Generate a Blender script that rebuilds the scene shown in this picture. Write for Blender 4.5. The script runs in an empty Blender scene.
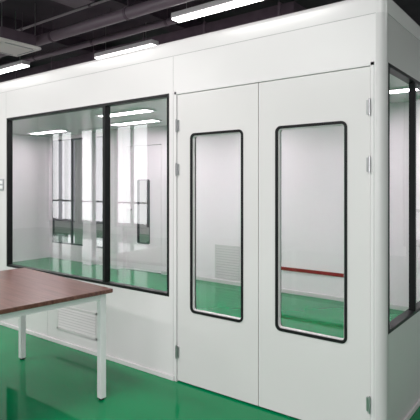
import bpy, bmesh, math
from mathutils import Vector, Matrix
sc = bpy.context.scene
C = sc.collection
try:
    sc.view_settings.view_transform = 'Standard'
except Exception: pass

# ---------------- materials ----------------
def mat(name, col, rough=0.5, metal=0.0, bump=0.0, scale=60, var=0.0, coat=0.0, spec=0.5):
    m = bpy.data.materials.new(name); m.use_nodes = True
    nt = m.node_tree; b = nt.nodes['Principled BSDF']
    b.inputs['Base Color'].default_value = (*col, 1)
    b.inputs['Roughness'].default_value = rough
    b.inputs['Metallic'].default_value = metal
    b.inputs['Coat Weight'].default_value = coat
    b.inputs['Specular IOR Level'].default_value = spec
    if var or bump:
        tc = nt.nodes.new('ShaderNodeTexCoord')
        n = nt.nodes.new('ShaderNodeTexNoise'); n.inputs['Scale'].default_value = scale
        n.inputs['Detail'].default_value = 3
        nt.links.new(tc.outputs['Object'], n.inputs['Vector'])
        if var:
            r = nt.nodes.new('ShaderNodeValToRGB')
            r.color_ramp.elements[0].color = (*[c*(1-var) for c in col], 1)
            r.color_ramp.elements[1].color = (*[min(1, c*(1+var)) for c in col], 1)
            r.color_ramp.elements[0].position = .3; r.color_ramp.elements[1].position = .7
            nt.links.new(n.outputs['Fac'], r.inputs['Fac'])
            nt.links.new(r.outputs['Color'], b.inputs['Base Color'])
        if bump:
            bp = nt.nodes.new('ShaderNodeBump'); bp.inputs['Strength'].default_value = bump
            bp.inputs['Distance'].default_value = .002
            nt.links.new(n.outputs['Fac'], bp.inputs['Height'])
            nt.links.new(bp.outputs['Normal'], b.inputs['Normal'])
    return m

def emis(name, col, s):
    m = bpy.data.materials.new(name); m.use_nodes = True
    nt = m.node_tree; nt.nodes.clear()
    e = nt.nodes.new('ShaderNodeEmission'); e.inputs[0].default_value = (*col, 1); e.inputs[1].default_value = s
    o = nt.nodes.new('ShaderNodeOutputMaterial'); nt.links.new(e.outputs[0], o.inputs[0])
    return m

def glassmat(name, tint=(.99, .975, .985), base=.06, edge=.75):
    m = bpy.data.materials.new(name); m.use_nodes = True
    nt = m.node_tree; nt.nodes.clear(); N = nt.nodes.new; L = nt.links.new
    t = N('ShaderNodeBsdfTransparent'); t.inputs[0].default_value = (*tint, 1)
    g = N('ShaderNodeBsdfGlossy'); g.inputs['Roughness'].default_value = 0.0
    lw = N('ShaderNodeLayerWeight'); lw.inputs['Blend'].default_value = .5
    p = N('ShaderNodeMath'); p.operation = 'POWER'; p.inputs[1].default_value = 4
    a = N('ShaderNodeMath'); a.operation = 'MULTIPLY_ADD'; a.inputs[1].default_value = edge; a.inputs[2].default_value = base
    mx = N('ShaderNodeMixShader'); o = N('ShaderNodeOutputMaterial')
    L(lw.outputs['Facing'], p.inputs[0]); L(p.outputs[0], a.inputs[0]); L(a.outputs[0], mx.inputs[0])
    L(t.outputs[0], mx.inputs[1]); L(g.outputs[0], mx.inputs[2]); L(mx.outputs[0], o.inputs[0])
    return m

def woodmat():
    m = bpy.data.materials.new('walnut_laminate'); m.use_nodes = True
    nt = m.node_tree; b = nt.nodes['Principled BSDF']; N = nt.nodes.new; L = nt.links.new
    tc = N('ShaderNodeTexCoord'); mp = N('ShaderNodeMapping'); mp.inputs['Scale'].default_value = (1.2, 26, 8)
    n = N('ShaderNodeTexNoise'); n.inputs['Scale'].default_value = 2.2; n.inputs['Detail'].default_value = 6; n.inputs['Distortion'].default_value = .6
    r = N('ShaderNodeValToRGB')
    r.color_ramp.elements[0].position = .32; r.color_ramp.elements[0].color = (.085, .031, .024, 1)
    r.color_ramp.elements[1].position = .68; r.color_ramp.elements[1].color = (.20, .086, .066, 1)
    L(tc.outputs['Object'], mp.inputs[0]); L(mp.outputs[0], n.inputs['Vector']); L(n.outputs['Fac'], r.inputs[0])
    L(r.outputs[0], b.inputs['Base Color']); b.inputs['Roughness'].default_value = .3
    return m

WHITE = mat('white_panel', (.745, .712, .727), .26, var=.02, scale=1.5)
WHITE_IN = mat('white_panel_inside', (.92, .855, .895), .45, var=.01, scale=2)
DOORM = mat('door_panel_paint', (.70, .669, .679), .26, var=.02, scale=1.5)
TRIMW = mat('white_aluminium', (.73, .70, .715), .3)
CORNER = mat('side_shade_white', (.64, .61, .622), .3)  # greyer copy of the white, side shade put into the colour
GAP = mat('dark_gap_strip', (.22, .22, .23), .7)
SEAM = mat('seam_line', (.40, .39, .40), .6)
BLACK = mat('black_frame', (.008, .008, .009), .4, spec=.25)
STEEL = mat('brushed_steel', (.45, .45, .46), .3, .9)
GREYM = mat('grey_plastic', (.42, .42, .44), .5)
DGREY = mat('dark_grey_frame', (.07, .075, .085), .5)
GRBACK = mat('grille_backing', (.60, .58, .59), .6)
SILVER = mat('grille_aluminium', (.71, .68, .69), .4)
WHITEMETAL = mat('white_powder_coat', (.86, .84, .86), .35)
CREAM = mat('cream_plastic', (.95, .92, .88), .6)
WOOD = woodmat()
RED = mat('red_strip', (.28, .008, .014), .4)
DARK = mat('ceiling_paint', (.062, .043, .060), .8, var=.2, scale=3)
DUCT = mat('dark_duct', (.125, .088, .115), .5, var=.15, scale=5)
PIPE = mat('dark_pipe', (.20, .15, .185), .35)
CONDUIT = mat('grey_conduit', (.34, .29, .32), .35, .3)
HALLW = mat('hall_wall_paint', (.74, .715, .73), .8, var=.03, scale=3)
LAMP = emis('lamp_diffuser', (1, .98, .95), 9)
LAMPIN = emis('clean_lamp_diffuser', (1, .94, .975), 25)
GLASS = glassmat('clear_glass', base=.14, edge=.8)
GLASSD = glassmat('door_glass', base=.035, edge=.4)

def floormat():
    m = bpy.data.materials.new('green_epoxy'); m.use_nodes = True
    nt = m.node_tree; b = nt.nodes['Principled BSDF']; N = nt.nodes.new; L = nt.links.new
    tc = N('ShaderNodeTexCoord'); n = N('ShaderNodeTexNoise'); n.inputs['Scale'].default_value = 1.3; n.inputs['Detail'].default_value = 4
    r = N('ShaderNodeValToRGB')
    r.color_ramp.elements[0].position = .3; r.color_ramp.elements[0].color = (.0, .20, .070, 1)
    r.color_ramp.elements[1].position = .7; r.color_ramp.elements[1].color = (.0, .235, .083, 1)
    n2 = N('ShaderNodeTexNoise'); n2.inputs['Scale'].default_value = 5; n2.inputs['Detail'].default_value = 2
    bp = N('ShaderNodeBump'); bp.inputs['Strength'].default_value = .07; bp.inputs['Distance'].default_value = .004
    L(tc.outputs['Object'], n.inputs['Vector']); L(tc.outputs['Object'], n2.inputs['Vector'])
    L(n.outputs['Fac'], r.inputs[0]); L(r.outputs[0], b.inputs['Base Color'])
    L(n2.outputs['Fac'], bp.inputs['Height']); L(bp.outputs['Normal'], b.inputs['Normal'])
    b.inputs['Roughness'].default_value = .05; b.inputs['Specular IOR Level'].default_value = .22
    return m
FLOOR = floormat()

# ---------------- mesh helpers ----------------
class MB:
    def __init__(s): s.bm = bmesh.new()
    def box(s, x0, x1, y0, y1, z0, z1, bev=0, seg=2):
        t = bmesh.new(); bmesh.ops.create_cube(t, size=1)
        for v in t.verts:
            v.co = Vector(((x0+x1)/2+v.co.x*(x1-x0), (y0+y1)/2+v.co.y*(y1-y0), (z0+z1)/2+v.co.z*(z1-z0)))
        if bev: bmesh.ops.bevel(t, geom=t.edges[:], offset=bev, segments=seg, affect='EDGES')
        s._merge(t); return s
    def cyl(s, p, q, r, n=16, r2=None):
        p = Vector(p); q = Vector(q); d = q-p
        t = bmesh.new(); bmesh.ops.create_cone(t, cap_ends=True, segments=n, radius1=r, radius2=r if r2 is None else r2, depth=d.length)
        M = Matrix.Translation((p+q)/2) @ d.to_track_quat('Z', 'Y').to_matrix().to_4x4()
        bmesh.ops.transform(t, matrix=M, verts=t.verts); s._merge(t); return s
    def quad(s, pts):
        s.bm.faces.new([s.bm.verts.new(p) for p in pts]); return s
    def prism(s, pts, z0, z1):
        return s.layers([(z0, pts), (z1, pts)])
    def layers(s, L):
        prev = None
        for i, (z, pts) in enumerate(L):
            cur = [s.bm.verts.new((x, y, z)) for x, y in pts]; n = len(cur)
            if prev:
                for k in range(n): s.bm.faces.new((prev[k], prev[(k+1) % n], cur[(k+1) % n], cur[k]))
            if i in (0, len(L)-1): s.bm.faces.new(cur)
            prev = cur
        return s
    def ring(s, x0, x1, z0, z1, w, r, y0, y1):
        def rr(a0, a1, c0, c1, rad):
            P = []
            for cx, cz, st in ((a1-rad, c1-rad, 0), (a0+rad, c1-rad, 90), (a0+rad, c0+rad, 180), (a1-rad, c0+rad, 270)):
                for k in range(7):
                    an = math.radians(st+k*15); P.append((cx+rad*math.cos(an), cz+rad*math.sin(an)))
            return P
        O = rr(x0, x1, z0, z1, r); I = rr(x0+w, x1-w, z0+w, z1-w, max(r-w, .004)); n = len(O); bm = s.bm
        of = [bm.verts.new((a, y0, c)) for a, c in O]; ob = [bm.verts.new((a, y1, c)) for a, c in O]
        jf = [bm.verts.new((a, y0, c)) for a, c in I]; jb = [bm.verts.new((a, y1, c)) for a, c in I]
        for k in range(n):
            l = (k+1) % n
            bm.faces.new((of[k], of[l], jf[l], jf[k])); bm.faces.new((ob[k], jb[k], jb[l], ob[l]))
            bm.faces.new((of[k], ob[k], ob[l], of[l])); bm.faces.new((jf[k], jf[l], jb[l], jb[k]))
        return s
    def _merge(s, t):
        me = bpy.data.meshes.new('t'); t.to_mesh(me); t.free(); s.bm.from_mesh(me); bpy.data.meshes.remove(me)
    def build(s, name, m, parent=None, smooth=False, angle=None):
        bmesh.ops.recalc_face_normals(s.bm, faces=s.bm.faces[:])
        if angle:
            for f in s.bm.faces: f.smooth = True
            for e in s.bm.edges:
                if len(e.link_faces) == 2 and e.calc_face_angle(0) > math.radians(angle): e.smooth = False
        me = bpy.data.meshes.new(name); s.bm.to_mesh(me); s.bm.free()
        me.materials.append(m)
        if smooth:
            for p in me.polygons: p.use_smooth = True
        o = bpy.data.objects.new(name, me); C.objects.link(o)
        if parent: o.parent = parent
        return o

def empty(name, loc=(0, 0, 0), rz=0):
    o = bpy.data.objects.new(name, None); C.objects.link(o); o.location = loc; o.rotation_euler.z = rz
    o.empty_display_size = .1; return o
def tag(o, label=None, cat=None, group=None, kind=None):
    if label: o['label'] = label
    if cat: o['category'] = cat
    if group: o['group'] = group
    if kind: o['kind'] = kind
    return o
def struct(o, label, cat): return tag(o, label, cat, kind='structure')
def copy_tree(o, parent=None):
    c = o.copy(); C.objects.link(c); c.parent = parent
    for ch in list(o.children): copy_tree(ch, c)
    return c

# ---------------- camera ----------------
cam = bpy.data.cameras.new('camera'); co = bpy.data.objects.new('camera', cam); C.objects.link(co)
co.location = (.866, -2.696, 1.437); co.rotation_euler = (math.radians(90), 0, math.radians(37.45))
cam.sensor_width = 36; cam.lens = 42.0; cam.shift_y = -25/420; cam.clip_start = .05
sc.camera = co

# ---------------- hall shell ----------------
X0, X1, Y0, Y1, HZ = -14, 6, -7, 7.5, 3.9
struct(MB().box(X0, X1, Y0, Y1, -.1, 0).build('floor', FLOOR), 'glossy green epoxy floor', 'floor')
struct(MB().box(X0, X1, Y0, Y1, HZ, HZ+.1).build('ceiling', DARK), 'dark charcoal painted hall ceiling', 'ceiling')
WB, WT = .2, 3.2
def hall_wall(name, y, lab, xs):
    b = MB(); b.box(X0, X1, y, y+.2, 0, WB).box(X0, X1, y, y+.2, WT, HZ)
    for k in range(0, len(xs), 2): b.box(xs[k], xs[k+1], y, y+.2, WB, WT)
    struct(b.build(name, HALLW), lab, 'wall')
    out = []
    for k in range(1, len(xs)-1, 2):
        f = MB(); x0, x1 = xs[k], xs[k+1]
        f.box(x0, x0+.05, y+.05, y+.15, WB, WT).box(x1-.05, x1, y+.05, y+.15, WB, WT).box(x0, x1, y+.05, y+.15, WB, WB+.05).box(x0, x1, y+.05, y+.15, WT-.05, WT)
        xm = (x0+x1)/2; f.box(xm-.03, xm+.03, y+.05, y+.15, WB, WT)
        f.box(x0, x1, y+.05, y+.15, .9, .95)
        out.append(f)
    return out
wn = 10
for nm, y, lab, xs in (('wall_south', Y0-.2, 'hall wall behind the camera, windows placed for light and reflections', [X0, -13.6, -12.2, -11.9, -10.5, -10.2, -8.8, -1.6, .8, 1.1, 3.3, 3.6, 5.6, X1]),  # unseen windows, laid out for light and pane reflections
                   ('wall_north', Y1, 'far hall wall beyond the clean room, right windows added for reflections', [X0, -13.8, -12.6, -12.2, -11.2, -10.7, -9.8, -9.3, -8.4, -7.9, -7.0, .9, 2.0, 2.3, 3.4, 3.7, 4.8, X1])):  # right-hand windows added so the side pane reflects something bright
    for f in hall_wall(nm, y, lab, xs):
        struct(f.build('window_%d' % wn, DGREY), 'dark grey framed hall window placed for its light', 'window'); wn += 1
struct(MB().box(X0-.2, X0, Y0-.2, Y1+.2, 0, HZ).build('wall_west', HALLW), 'plain hall end wall on the left', 'wall')
struct(MB().box(X1, X1+.2, Y0-.2, Y1+.2, 0, HZ).build('wall_east', HALLW), 'plain hall end wall on the right', 'wall')

# ---------------- clean room shell ----------------
T = .05; RX = -7.6; RY = 3.1; H0 = 2.385; H = 2.505
DX0, DX1, DZ = -1.527, -.058, 2.118
WX0, WX1, WZ0, WZ1 = -3.80, -1.58, .61, 2.115
CR = .05
b = MB()
b.box(DX1, -CR, 0, T, 0, H0)
b.box(DX0, DX1, 0, T, DZ, H0)
b.box(WX1, DX0, 0, T, 0, H0)
b.box(WX0, WX1, 0, T, 0, WZ0).box(WX0, WX1, 0, T, WZ1, H0)
b.box(RX, WX0, 0, T, 0, H0)
struct(b.build('wall_front', WHITE), 'white sandwich panel front wall of the clean room', 'wall')
RW0, RW1 = .054, 2.80
b = MB()
b.box(-T, 0, T, RY, 0, WZ0).box(-T, 0, T, RY, WZ1, H0).box(-T, 0, RW1, RY+T, WZ0, WZ1)
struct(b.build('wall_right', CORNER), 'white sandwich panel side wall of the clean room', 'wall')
BWX0, BWX1 = -7.5, -5.70; BDX0, BDX1 = -5.38, -4.56; BZ0, BZ1 = .30, 2.32
b = MB()
b.box(RX, BWX0, RY, RY+T, 0, H0).box(BWX0, BWX1, RY, RY+T, 0, BZ0).box(BWX0, BWX1, RY, RY+T, BZ1, H0)
b.box(BWX1, BDX0, RY, RY+T, 0, H0).box(BDX0, BDX1, RY, RY+T, 2.1, H0).box(BDX1, -T, RY, RY+T, 0, H0)
struct(b.build('wall_back', WHITE_IN), 'white back wall inside the clean room', 'wall')
struct(MB().box(RX-T, RX, 0, RY+T, 0, H0).build('wall_left', WHITE_IN), 'white end wall inside the clean room', 'wall')
def outline(ins):
    x1, y0 = -ins, ins; r = max(CR-ins, .004)
    P = [(RX-T, RY+T), (RX-T, y0)]
    P += [(x1-r+r*math.sin(math.radians(a)), y0+r-r*math.cos(math.radians(a))) for a in range(0, 91, 10)]
    P += [(x1, RY+T)]
    return P
L = [(H0, outline(0)), (H-.035, outline(0))]
for a in range(15, 91, 15):
    L.append((H-.035+.035*math.sin(math.radians(a)), outline(.035*(1-math.cos(math.radians(a))))))
struct(MB().layers(L).build('ceiling', WHITE, angle=40), 'white panel roof of the clean room with rounded upper edge', 'ceiling')
struct(MB().box(RX, -CR, -.001, .001, H0-.0015, H0+.0015).box(-.001, .001, CR, RY, H0-.0015, H0+.0015).build('trim_1', SEAM), 'thin grey joint line under the roof panels', 'trim')
pts = [(-CR, 0.0)]+[(-CR+CR*math.sin(math.radians(a)), CR-CR*math.cos(math.radians(a))) for a in range(9, 91, 9)]+[(0, .054), (-.05, .054), (-.05, .02)]
struct(MB().prism(pts, 0, H0).build('trim_2', CORNER, angle=40), 'rounded white aluminium corner column', 'trim')
b = MB()
b.box(-1.5405, -1.5385, -.001, .001, 0, H0)
b.box(-2.308, -2.306, -.001, .001, 0, WZ0).box(-3.1, -3.098, -.001, .001, 0, WZ0)
b.box(-3.813, -3.811, -.001, .001, 0, H0)
struct(b.build('trim_3', SEAM), 'fine vertical seams between wall panels', 'trim')
struct(MB().box(-6.38, -6.16, RY-.14, RY, 0, H0, .008).build('trim_6', WHITE_IN), 'wide pale boxed column in front of the back glazing', 'trim')
struct(MB().box(-5.66, -5.46, RY-.14, RY, 0, H0, .008).build('trim_7', WHITE_IN), 'wide pale boxed column beside the back door', 'trim')
b = MB(); b.box(RX, DX0, -.012, 0, 0, .035, .003).box(DX1, -.03, -.012, 0, 0, .035, .003)
struct(b.build('baseboard_front', SILVER), 'low aluminium floor track along the front wall', 'baseboard')
struct(MB().box(0, .012, .03, RY, 0, .035, .003).build('baseboard_right', SILVER), 'low aluminium floor track along the side wall', 'baseboard')
struct(MB().box(BDX1, -T, RY-.015, RY, 0, .05, .003).build('baseboard_back', SILVER), 'low floor track along the back wall', 'baseboard')

# ---------------- door frame ----------------
b = MB()
b.box(DX0, -1.505, -.004, T, 0, DZ, .002).box(-.079, DX1, -.004, T, 0, DZ, .002).box(DX0, DX1, -.004, T, 2.098, DZ, .002)
struct(b.build('trim_4', TRIMW), 'slim white frame round the double door', 'trim')
b = MB()
b.box(-1.515, -1.49, .047, .056, 0, 2.1).box(-.825, -.79, .047, .056, 0, 2.1).box(-.095, -.07, .047, .056, 0, 2.1).box(-1.51, -.07, .047, .056, 2.085, 2.11)  # door stops coloured dark so the gaps read as shadow
struct(b.build('trim_5', GAP), 'dark stop strips behind the door gaps, keeping them in shadow', 'trim')

def leaf(x0, x1, wx0, wx1, n, lab, hx, sgn):
    z0, z1, wz0, wz1 = .012, 2.095, .525, 1.806
    d = empty('door_%d' % n, (hx, 0, 0)); struct(d, lab, 'door')
    h = .011
    b = MB()
    X = lambda v: v-hx
    a, c = .003, .043
    b.box(X(x0), X(wx0+h), a, c, z0, z1).box(X(wx1-h), X(x1), a, c, z0, z1)
    b.box(X(wx0+h), X(wx1-h), a, c, z0, wz0+h).box(X(wx0+h), X(wx1-h), a, c, wz1-h, z1)
    b.build('door_leaf', DOORM, d)
    MB().ring(X(wx0), X(wx1), wz0, wz1, .017, .037, -.001, .048).build('window_frame', BLACK, d)
    MB().ring(X(wx0+.017), X(wx1-.017), wz0+.017, wz1-.017, .006, .021, .010, .03).build('glazing_bead', SILVER, d)
    y = .02
    MB().quad([(X(wx0+.018), y, wz0+.018), (X(wx1-.018), y, wz0+.018), (X(wx1-.018), y, wz1-.018), (X(wx0+.018), y, wz1-.018)]).build('pane', GLASSD, d)
    for hz in (.22, 1.55, 1.87):
        g = MB(); cx = X(hx)
        g.cyl((cx, -.009, hz-.04), (cx, -.009, hz+.04), .007, 12)
        g.box(cx-.004+(0 if sgn > 0 else -.016), cx+.004+(.016 if sgn > 0 else 0), -.006, .004, hz-.04, hz+.04, .002)
        g.cyl((cx, -.009, hz-.048), (cx, -.009, hz-.04), .005, 10).cyl((cx, -.009, hz+.04), (cx, -.009, hz+.048), .005, 10)
        tag(g.build('hinge', STEEL, d), 'steel barrel hinge')
    return d
leaf(-1.502, -.811, -1.379, -.925, 1, 'left leaf of the white double door', -1.503, 1)
leaf(-.806, -.082, -.683, -.2136, 2, 'right leaf of the white double door', -.081, -1)

# ---------------- windows ----------------
def window_x(n, lab, x0, x1, z0, z1, y0, y1, muls, fw=.022, glass=GLASS, fm=BLACK, mw=.018):
    o = empty('window_%d' % n, ((x0+x1)/2, (y0+y1)/2, z0)); struct(o, lab, 'window')
    ox, oy, oz = o.location
    f = MB()
    f.box(x0-ox, x0+fw-ox, y0-oy, y1-oy, 0, z1-z0, .002).box(x1-fw-ox, x1-ox, y0-oy, y1-oy, 0, z1-z0, .002)
    f.box(x0+fw-ox, x1-fw-ox, y0-oy, y1-oy, 0, fw, .002).box(x0+fw-ox, x1-fw-ox, y0-oy, y1-oy, z1-z0-fw, z1-z0, .002)
    f.build('window_frame', fm, o)
    cuts = [x0+fw]
    for m in muls:
        MB().box(m-mw-ox, m+mw-ox, y0-oy, y1-oy, fw, z1-z0-fw, .002).build('mullion', fm, o)
        cuts += [m-mw, m+mw]
    cuts.append(x1-fw)
    for k in range(0, len(cuts), 2):
        a, c = cuts[k]-ox, cuts[k+1]-ox
        MB().quad([(a, 0, fw), (c, 0, fw), (c, 0, z1-z0-fw), (a, 0, z1-z0-fw)]).build('pane', glass, o)
    return o
window_x(1, 'large black framed two-pane window in the front wall', WX0, WX1, WZ0, WZ1, -.003, T+.003, [-2.307])
window_x(3, 'tall dark framed glazing in the back wall', BWX0, BWX1, BZ0, BZ1, RY+.002, RY+.035, [-6.9, -6.3], fw=.028, mw=.022, fm=DGREY)
o = empty('window_2', (-T/2, (RW0+RW1)/2, WZ0)); struct(o, 'black framed window in the right side wall', 'window')
oy = o.location.y; hx = T/2+.003; zz = WZ1-WZ0
f = MB(); fw = .020
f.box(-hx, hx, RW0-oy, RW0+fw-oy, 0, zz, .002).box(-hx, hx, RW1-fw-oy, RW1-oy, 0, zz, .002)
f.box(-hx, hx, RW0+fw-oy, RW1-fw-oy, 0, fw, .002).box(-hx, hx, RW0+fw-oy, RW1-fw-oy, zz-fw, zz, .002)
f.build('window_frame', BLACK, o)
cuts = [RW0+fw]
for m in (.60, 1.68):
    MB().box(-.012, hx, m-.012-oy, m+.012-oy, fw, zz-fw, .002).build('mullion', BLACK, o); cuts += [m-.012, m+.012]
cuts.append(RW1-fw)
for k in range(0, len(cuts), 2):
    a, c = cuts[k]-oy, cuts[k+1]-oy
    MB().quad([(0, a, fw), (0, c, fw), (0, c, zz-fw), (0, a, zz-fw)]).build('pane', GLASSD, o)
d = empty('door_3', (BDX1, RY, 0)); struct(d, 'white door with narrow vision window in the back wall', 'door')
W = BDX1-BDX0; VZ0, VZ1 = .47, 1.52
b = MB(); b.box(-W+.005, -W+.27, .002, .042, .01, 2.09).box(-.27, -.005, .002, .042, .01, 2.09).box(-W+.27, -.27, .002, .042, .01, VZ0).box(-W+.27, -.27, .002, .042, VZ1, 2.09)
b.build('door_leaf', WHITE_IN, d)
MB().ring(-W+.26, -.26, VZ0-.01, VZ1+.01, .016, .035, -.002, .046).build('window_frame', DGREY, d)
MB().quad([(-W+.27, .02, VZ0), (-.27, .02, VZ0), (-.27, .02, VZ1), (-W+.27, .02, VZ1)]).build('pane', GLASSD, d)
b = MB(); b.cyl((-W+.07, 0, 1.02), (-W+.07, -.045, 1.02), .01).cyl((-W+.07, -.045, 1.02), (-W+.18, -.045, 1.02), .009)
b.build('handle', STEEL, d)

tag(MB().box(-2.42, -1.25, RY-.014, RY, .30, .345, .004).build('guard_strip', RED), 'long red horizontal strip low on the back wall seen through the right door', 'wall strip')

# grilles
def grille(x0, x1, z0, z1, y, lab, nsl):
    o = empty('air_grille', ((x0+x1)/2, y, z0)); tag(o, lab, 'air grille')
    w = (x1-x0)/2; h = z1-z0; f = MB()
    f.box(-w, -w+.02, -.006, 0, 0, h, .002).box(w-.02, w, -.006, 0, 0, h, .002).box(-w, w, -.006, 0, 0, .02, .002).box(-w, w, -.006, 0, h-.02, h, .002)
    f.build('frame', SILVER, o)
    MB().box(-w+.01, w-.01, -.002, 0, .01, h-.01).build('backing', GRBACK, o)
    for k in range(nsl):
        z = .02+(h-.04)*(k+.5)/nsl; dz = (h-.04)/nsl*.38
        s = MB(); s.quad([(-w+.02, -.003, z+dz), (w-.02, -.003, z+dz), (w-.02, -.007, z-dz), (-w+.02, -.007, z-dz)])
        s.build('slat', SILVER, o)
grille(-2.95, -2.39, .13, .36, 0, 'silver louvred grille low on the front wall behind the table leg', 8)
grille(-3.48, -3.03, .07, .56, RY, 'tall louvred grille on the back wall seen through the left door', 12)

o = empty('wall_switch', (-3.885, 0, 1.44)); tag(o, 'small grey switch plate on the front wall left of the window', 'switch')
MB().box(-.04, .04, -.01, 0, -.06, .06, .004).build('plate', GREYM, o)
for z in (-.025, .025): MB().box(-.025, .025, -.016, -.008, z-.018, z+.018, .003).build('button', WHITEMETAL, o)

first = None
spots = [(-6.7, 2.45, 'back row of clean room ceiling lights, far left panel'), (-4.5, 2.45, 'back row of clean room ceiling lights, seen above the back door'),
         (-2.6, 2.3, 'back row of clean room ceiling lights, above the tall back grille'), (-.75, 2.3, 'back row of clean room ceiling lights, seen through the side window'),
         (-3.9, 1.7, 'single ceiling light between the two rows, seen in the right window pane'),
         (-6.5, .75, 'front row of clean room ceiling lights, far left panel'), (-4.5, .75, 'front row of clean room ceiling lights, behind the large window'),
         (-2.6, .75, 'front row of clean room ceiling lights, behind the left door leaf'), (-.75, .75, 'front row of clean room ceiling lights, behind the right door leaf')]
for x, y, lab in spots:
    if first is None:
        first = empty('panel_light')
        f = MB(); f.box(-.47, -.45, -.10, .10, -.02, 0).box(.45, .47, -.10, .10, -.02, 0).box(-.45, .45, -.10, -.08, -.02, 0).box(-.45, .45, .08, .10, -.02, 0)
        f.build('frame', WHITEMETAL, first)
        MB().box(-.45, .45, -.08, .08, -.015, 0).build('diffuser', LAMPIN, first); t = first
    else: t = copy_tree(first)
    t.location = (x, y, H0); tag(t, lab, 'ceiling light', 'clean room ceiling lights')

# ---------------- table ----------------
tb = empty('work_table', (-1.646, -.484, 0), math.radians(-5.2))
tag(tb, 'long work table with dark brown wooden top and white metal legs', 'table')
TW, TL = 1.24, 2.1
MB().box(-TW, 0, -TL, 0, .716, .742, .003).build('tabletop', WOOD, tb)
def leg(x, y):
    b = MB().box(x-.022, x+.022, y-.022, y+.022, .012, .716, .003)
    l = b.build('leg', WHITEMETAL, tb)
    MB().cyl((x, y, 0), (x, y, .014), .018).build('foot', BLACK, l)
for x in (-TW+.06, -.06):
    for y in (-TL+.06, -.05): leg(x, y)
for x in (-TW+.06, -.06): MB().box(x-.018, x+.018, -TL+.082, -.072, .672, .716, .002).build('rail', WHITEMETAL, tb)
for y in (-TL+.06, -.05): MB().box(-TW+.082, -.082, y-.018, y+.018, .672, .716, .002).build('rail', WHITEMETAL, tb)

# ---------------- overhead stuff ----------------
def linear(x, y, L, lab, z=3.4):
    o = empty('linear_light', (x, y, z)); tag(o, lab, 'linear light', 'linear hall lights')
    MB().box(-L/2, L/2, -.075, .075, .005, .07, .006).build('housing', TRIMW, o)
    MB().box(-L/2+.01, L/2-.01, -.068, .068, -.012, .006, .004).build('diffuser', LAMP, o)
    for sx in (-1, 1): MB().cyl((sx*L*.35, 0, .07), (sx*L*.35, 0, HZ-z), .004, 8).build('suspension_wire', STEEL, o)
linear(-2.42, 1.69, 1.2, 'bright linear ceiling light nearest, above the double door')
linear(-4.62, 2.37, 1.25, 'middle linear ceiling light above the large window', 3.43)
linear(-7.0, 1.84, 1.2, 'linear ceiling light cut off by the left edge of the photo')

ac = empty('cassette_unit', (-5.3, .9, 3.27)); tag(ac, 'white ceiling air conditioner cassette hanging at top left', 'air conditioner')
MB().box(-.25, .25, -.25, .25, .04, .2, .01).build('body', DUCT, ac)
MB().box(-.3, .3, -.3, .3, 0, .04, .01).build('fascia', CREAM, ac)
b = MB()
for s in (-1, 1):
    b.box(-.2, .2, s*.245-.010, s*.245+.010, -.004, .002); b.box(s*.245-.010, s*.245+.010, -.2, .2, -.004, .002)
b.build('air_slots', GREYM, ac)
MB().box(-.17, .17, -.17, .17, -.006, .002).build('intake_grille', CREAM, ac)
for sx in (-.24, .24):
    for sy in (-.24, .24): MB().cyl((sx, sy, .2), (sx, sy, HZ-3.27), .006, 8).build('hanger_rod', STEEL, ac)

def duct(c, L, w, h, z, lab, ax):
    o = empty('air_duct', (c[0], c[1], z)); L /= 2
    if ax == 'y': o.rotation_euler.z = math.pi/2
    MB().box(-L, L, -w/2, w/2, 0, h, .005).build('duct_body', DUCT, o)
    k = -L+.4
    while k < L:
        MB().box(k-.015, k+.015, -w/2-.02, w/2+.02, -.02, h+.02).build('flange', PIPE, o)
        for s in (-1, 1): MB().cyl((k, s*(w/2+.012), h), (k, s*(w/2+.012), HZ-z), .005, 6).build('hanger_rod', PIPE, o)
        k += 1.2
    tag(o, lab, 'air duct')
duct((-3.7, -.9), 3.6, .35, .2, 3.5, 'dark duct coming forward over the table', 'y')
duct((-6.5, 2.95), 9, .4, .22, 3.5, 'dark duct running lengthwise behind the linear lights', 'x')
def pipe(c, L, r, ax, lab, m=PIPE):
    o = empty('pipe', c); tag(o, lab, 'pipe')
    if ax == 'y': o.rotation_euler.z = math.pi/2
    MB().cyl((-L/2, 0, 0), (L/2, 0, 0), r, 24).build('pipe_run', m, o, angle=40)
    k = -L/2+.5
    while k < L/2:
        MB().cyl((k-.02, 0, 0), (k+.02, 0, 0), r+.008, 24).build('clamp', DUCT, o)
        MB().cyl((k, 0, r), (k, 0, HZ-c[2]), .005, 8).build('hanger_rod', DUCT, o)
        k += 1.5
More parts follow.
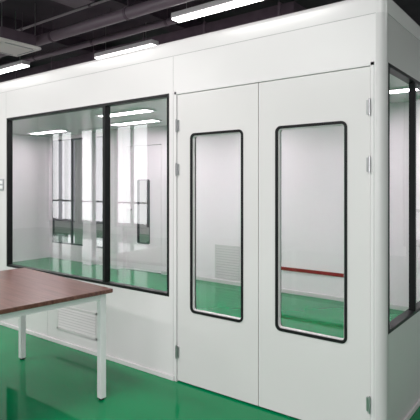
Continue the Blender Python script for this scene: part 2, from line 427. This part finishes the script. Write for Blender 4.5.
pipe((-5.5, 1.38, 3.5), 9, .07, 'x', 'thick dark pipe running lengthwise just behind the air conditioner')
pipe((-4.5, 2.08, 3.58), 14, .045, 'x', 'dark pipe running lengthwise between the linear lights')
pipe((-8, .35, 3.62), 8, .05, 'x', 'dark pipe running lengthwise in front of the air conditioner')
pipe((-2.75, -1.4, 3.6), 5, .06, 'y', 'dark pipe coming forward left of the nearest linear light')
pipe((-4.5, 1.54, 3.62), 12, .018, 'x', 'thin grey conduit on the far side of the thick dark pipe', CONDUIT)
pipe((-4.5, 1.22, 3.66), 12, .016, 'x', 'thin grey conduit on the room side of the thick dark pipe', CONDUIT)
for i, x in enumerate((-11, -8.4, -6, -3.9, -1.6, 1)):
    struct(MB().box(x-.14, x+.14, Y0, Y1, 3.72, HZ).build('trim_%d' % (20+i), DARK), 'dark concrete ceiling beam', 'beam')

# ---------------- lights ----------------
def area(name, loc, rot, sx, sy, p, col=(1, 1, 1)):
    l = bpy.data.lights.new(name, 'AREA'); l.shape = 'RECTANGLE'; l.size = sx; l.size_y = sy; l.energy = p; l.color = col
    o = bpy.data.objects.new(name, l); C.objects.link(o); o.location = loc; o.rotation_euler = rot
area('daylight_south', (-4, Y0-.4, 1.8), (math.radians(90), 0, 0), 19.5, 3.0, 780, (.99, .98, 1))
area('daylight_north', (-4, Y1+.5, 1.8), (math.radians(-90), 0, 0), 19.5, 3.0, 230, (.97, .98, 1))
for x, y, p in ((-6.5, -1.9, 48), (-4, -1.7, 52), (-1.5, -1.7, 50), (1.5, -1.9, 26), (-5, -4.2, 44), (-2, -4.2, 42), (1, -4.2, 32), (2.6, 1.5, 22), (-10, 5.5, 40), (-7, 5.5, 40)):
    area('hall_fill', (x, y, 3.38), (0, 0, 0), 1.2, .15, p, (1, .98, .96))  # unseen fill lights added to brighten the hall and front wall
w = bpy.data.worlds.new('world'); sc.world = w; w.use_nodes = True
w.node_tree.nodes['Background'].inputs[0].default_value = (.9, .92, 1, 1)
w.node_tree.nodes['Background'].inputs[1].default_value = .3
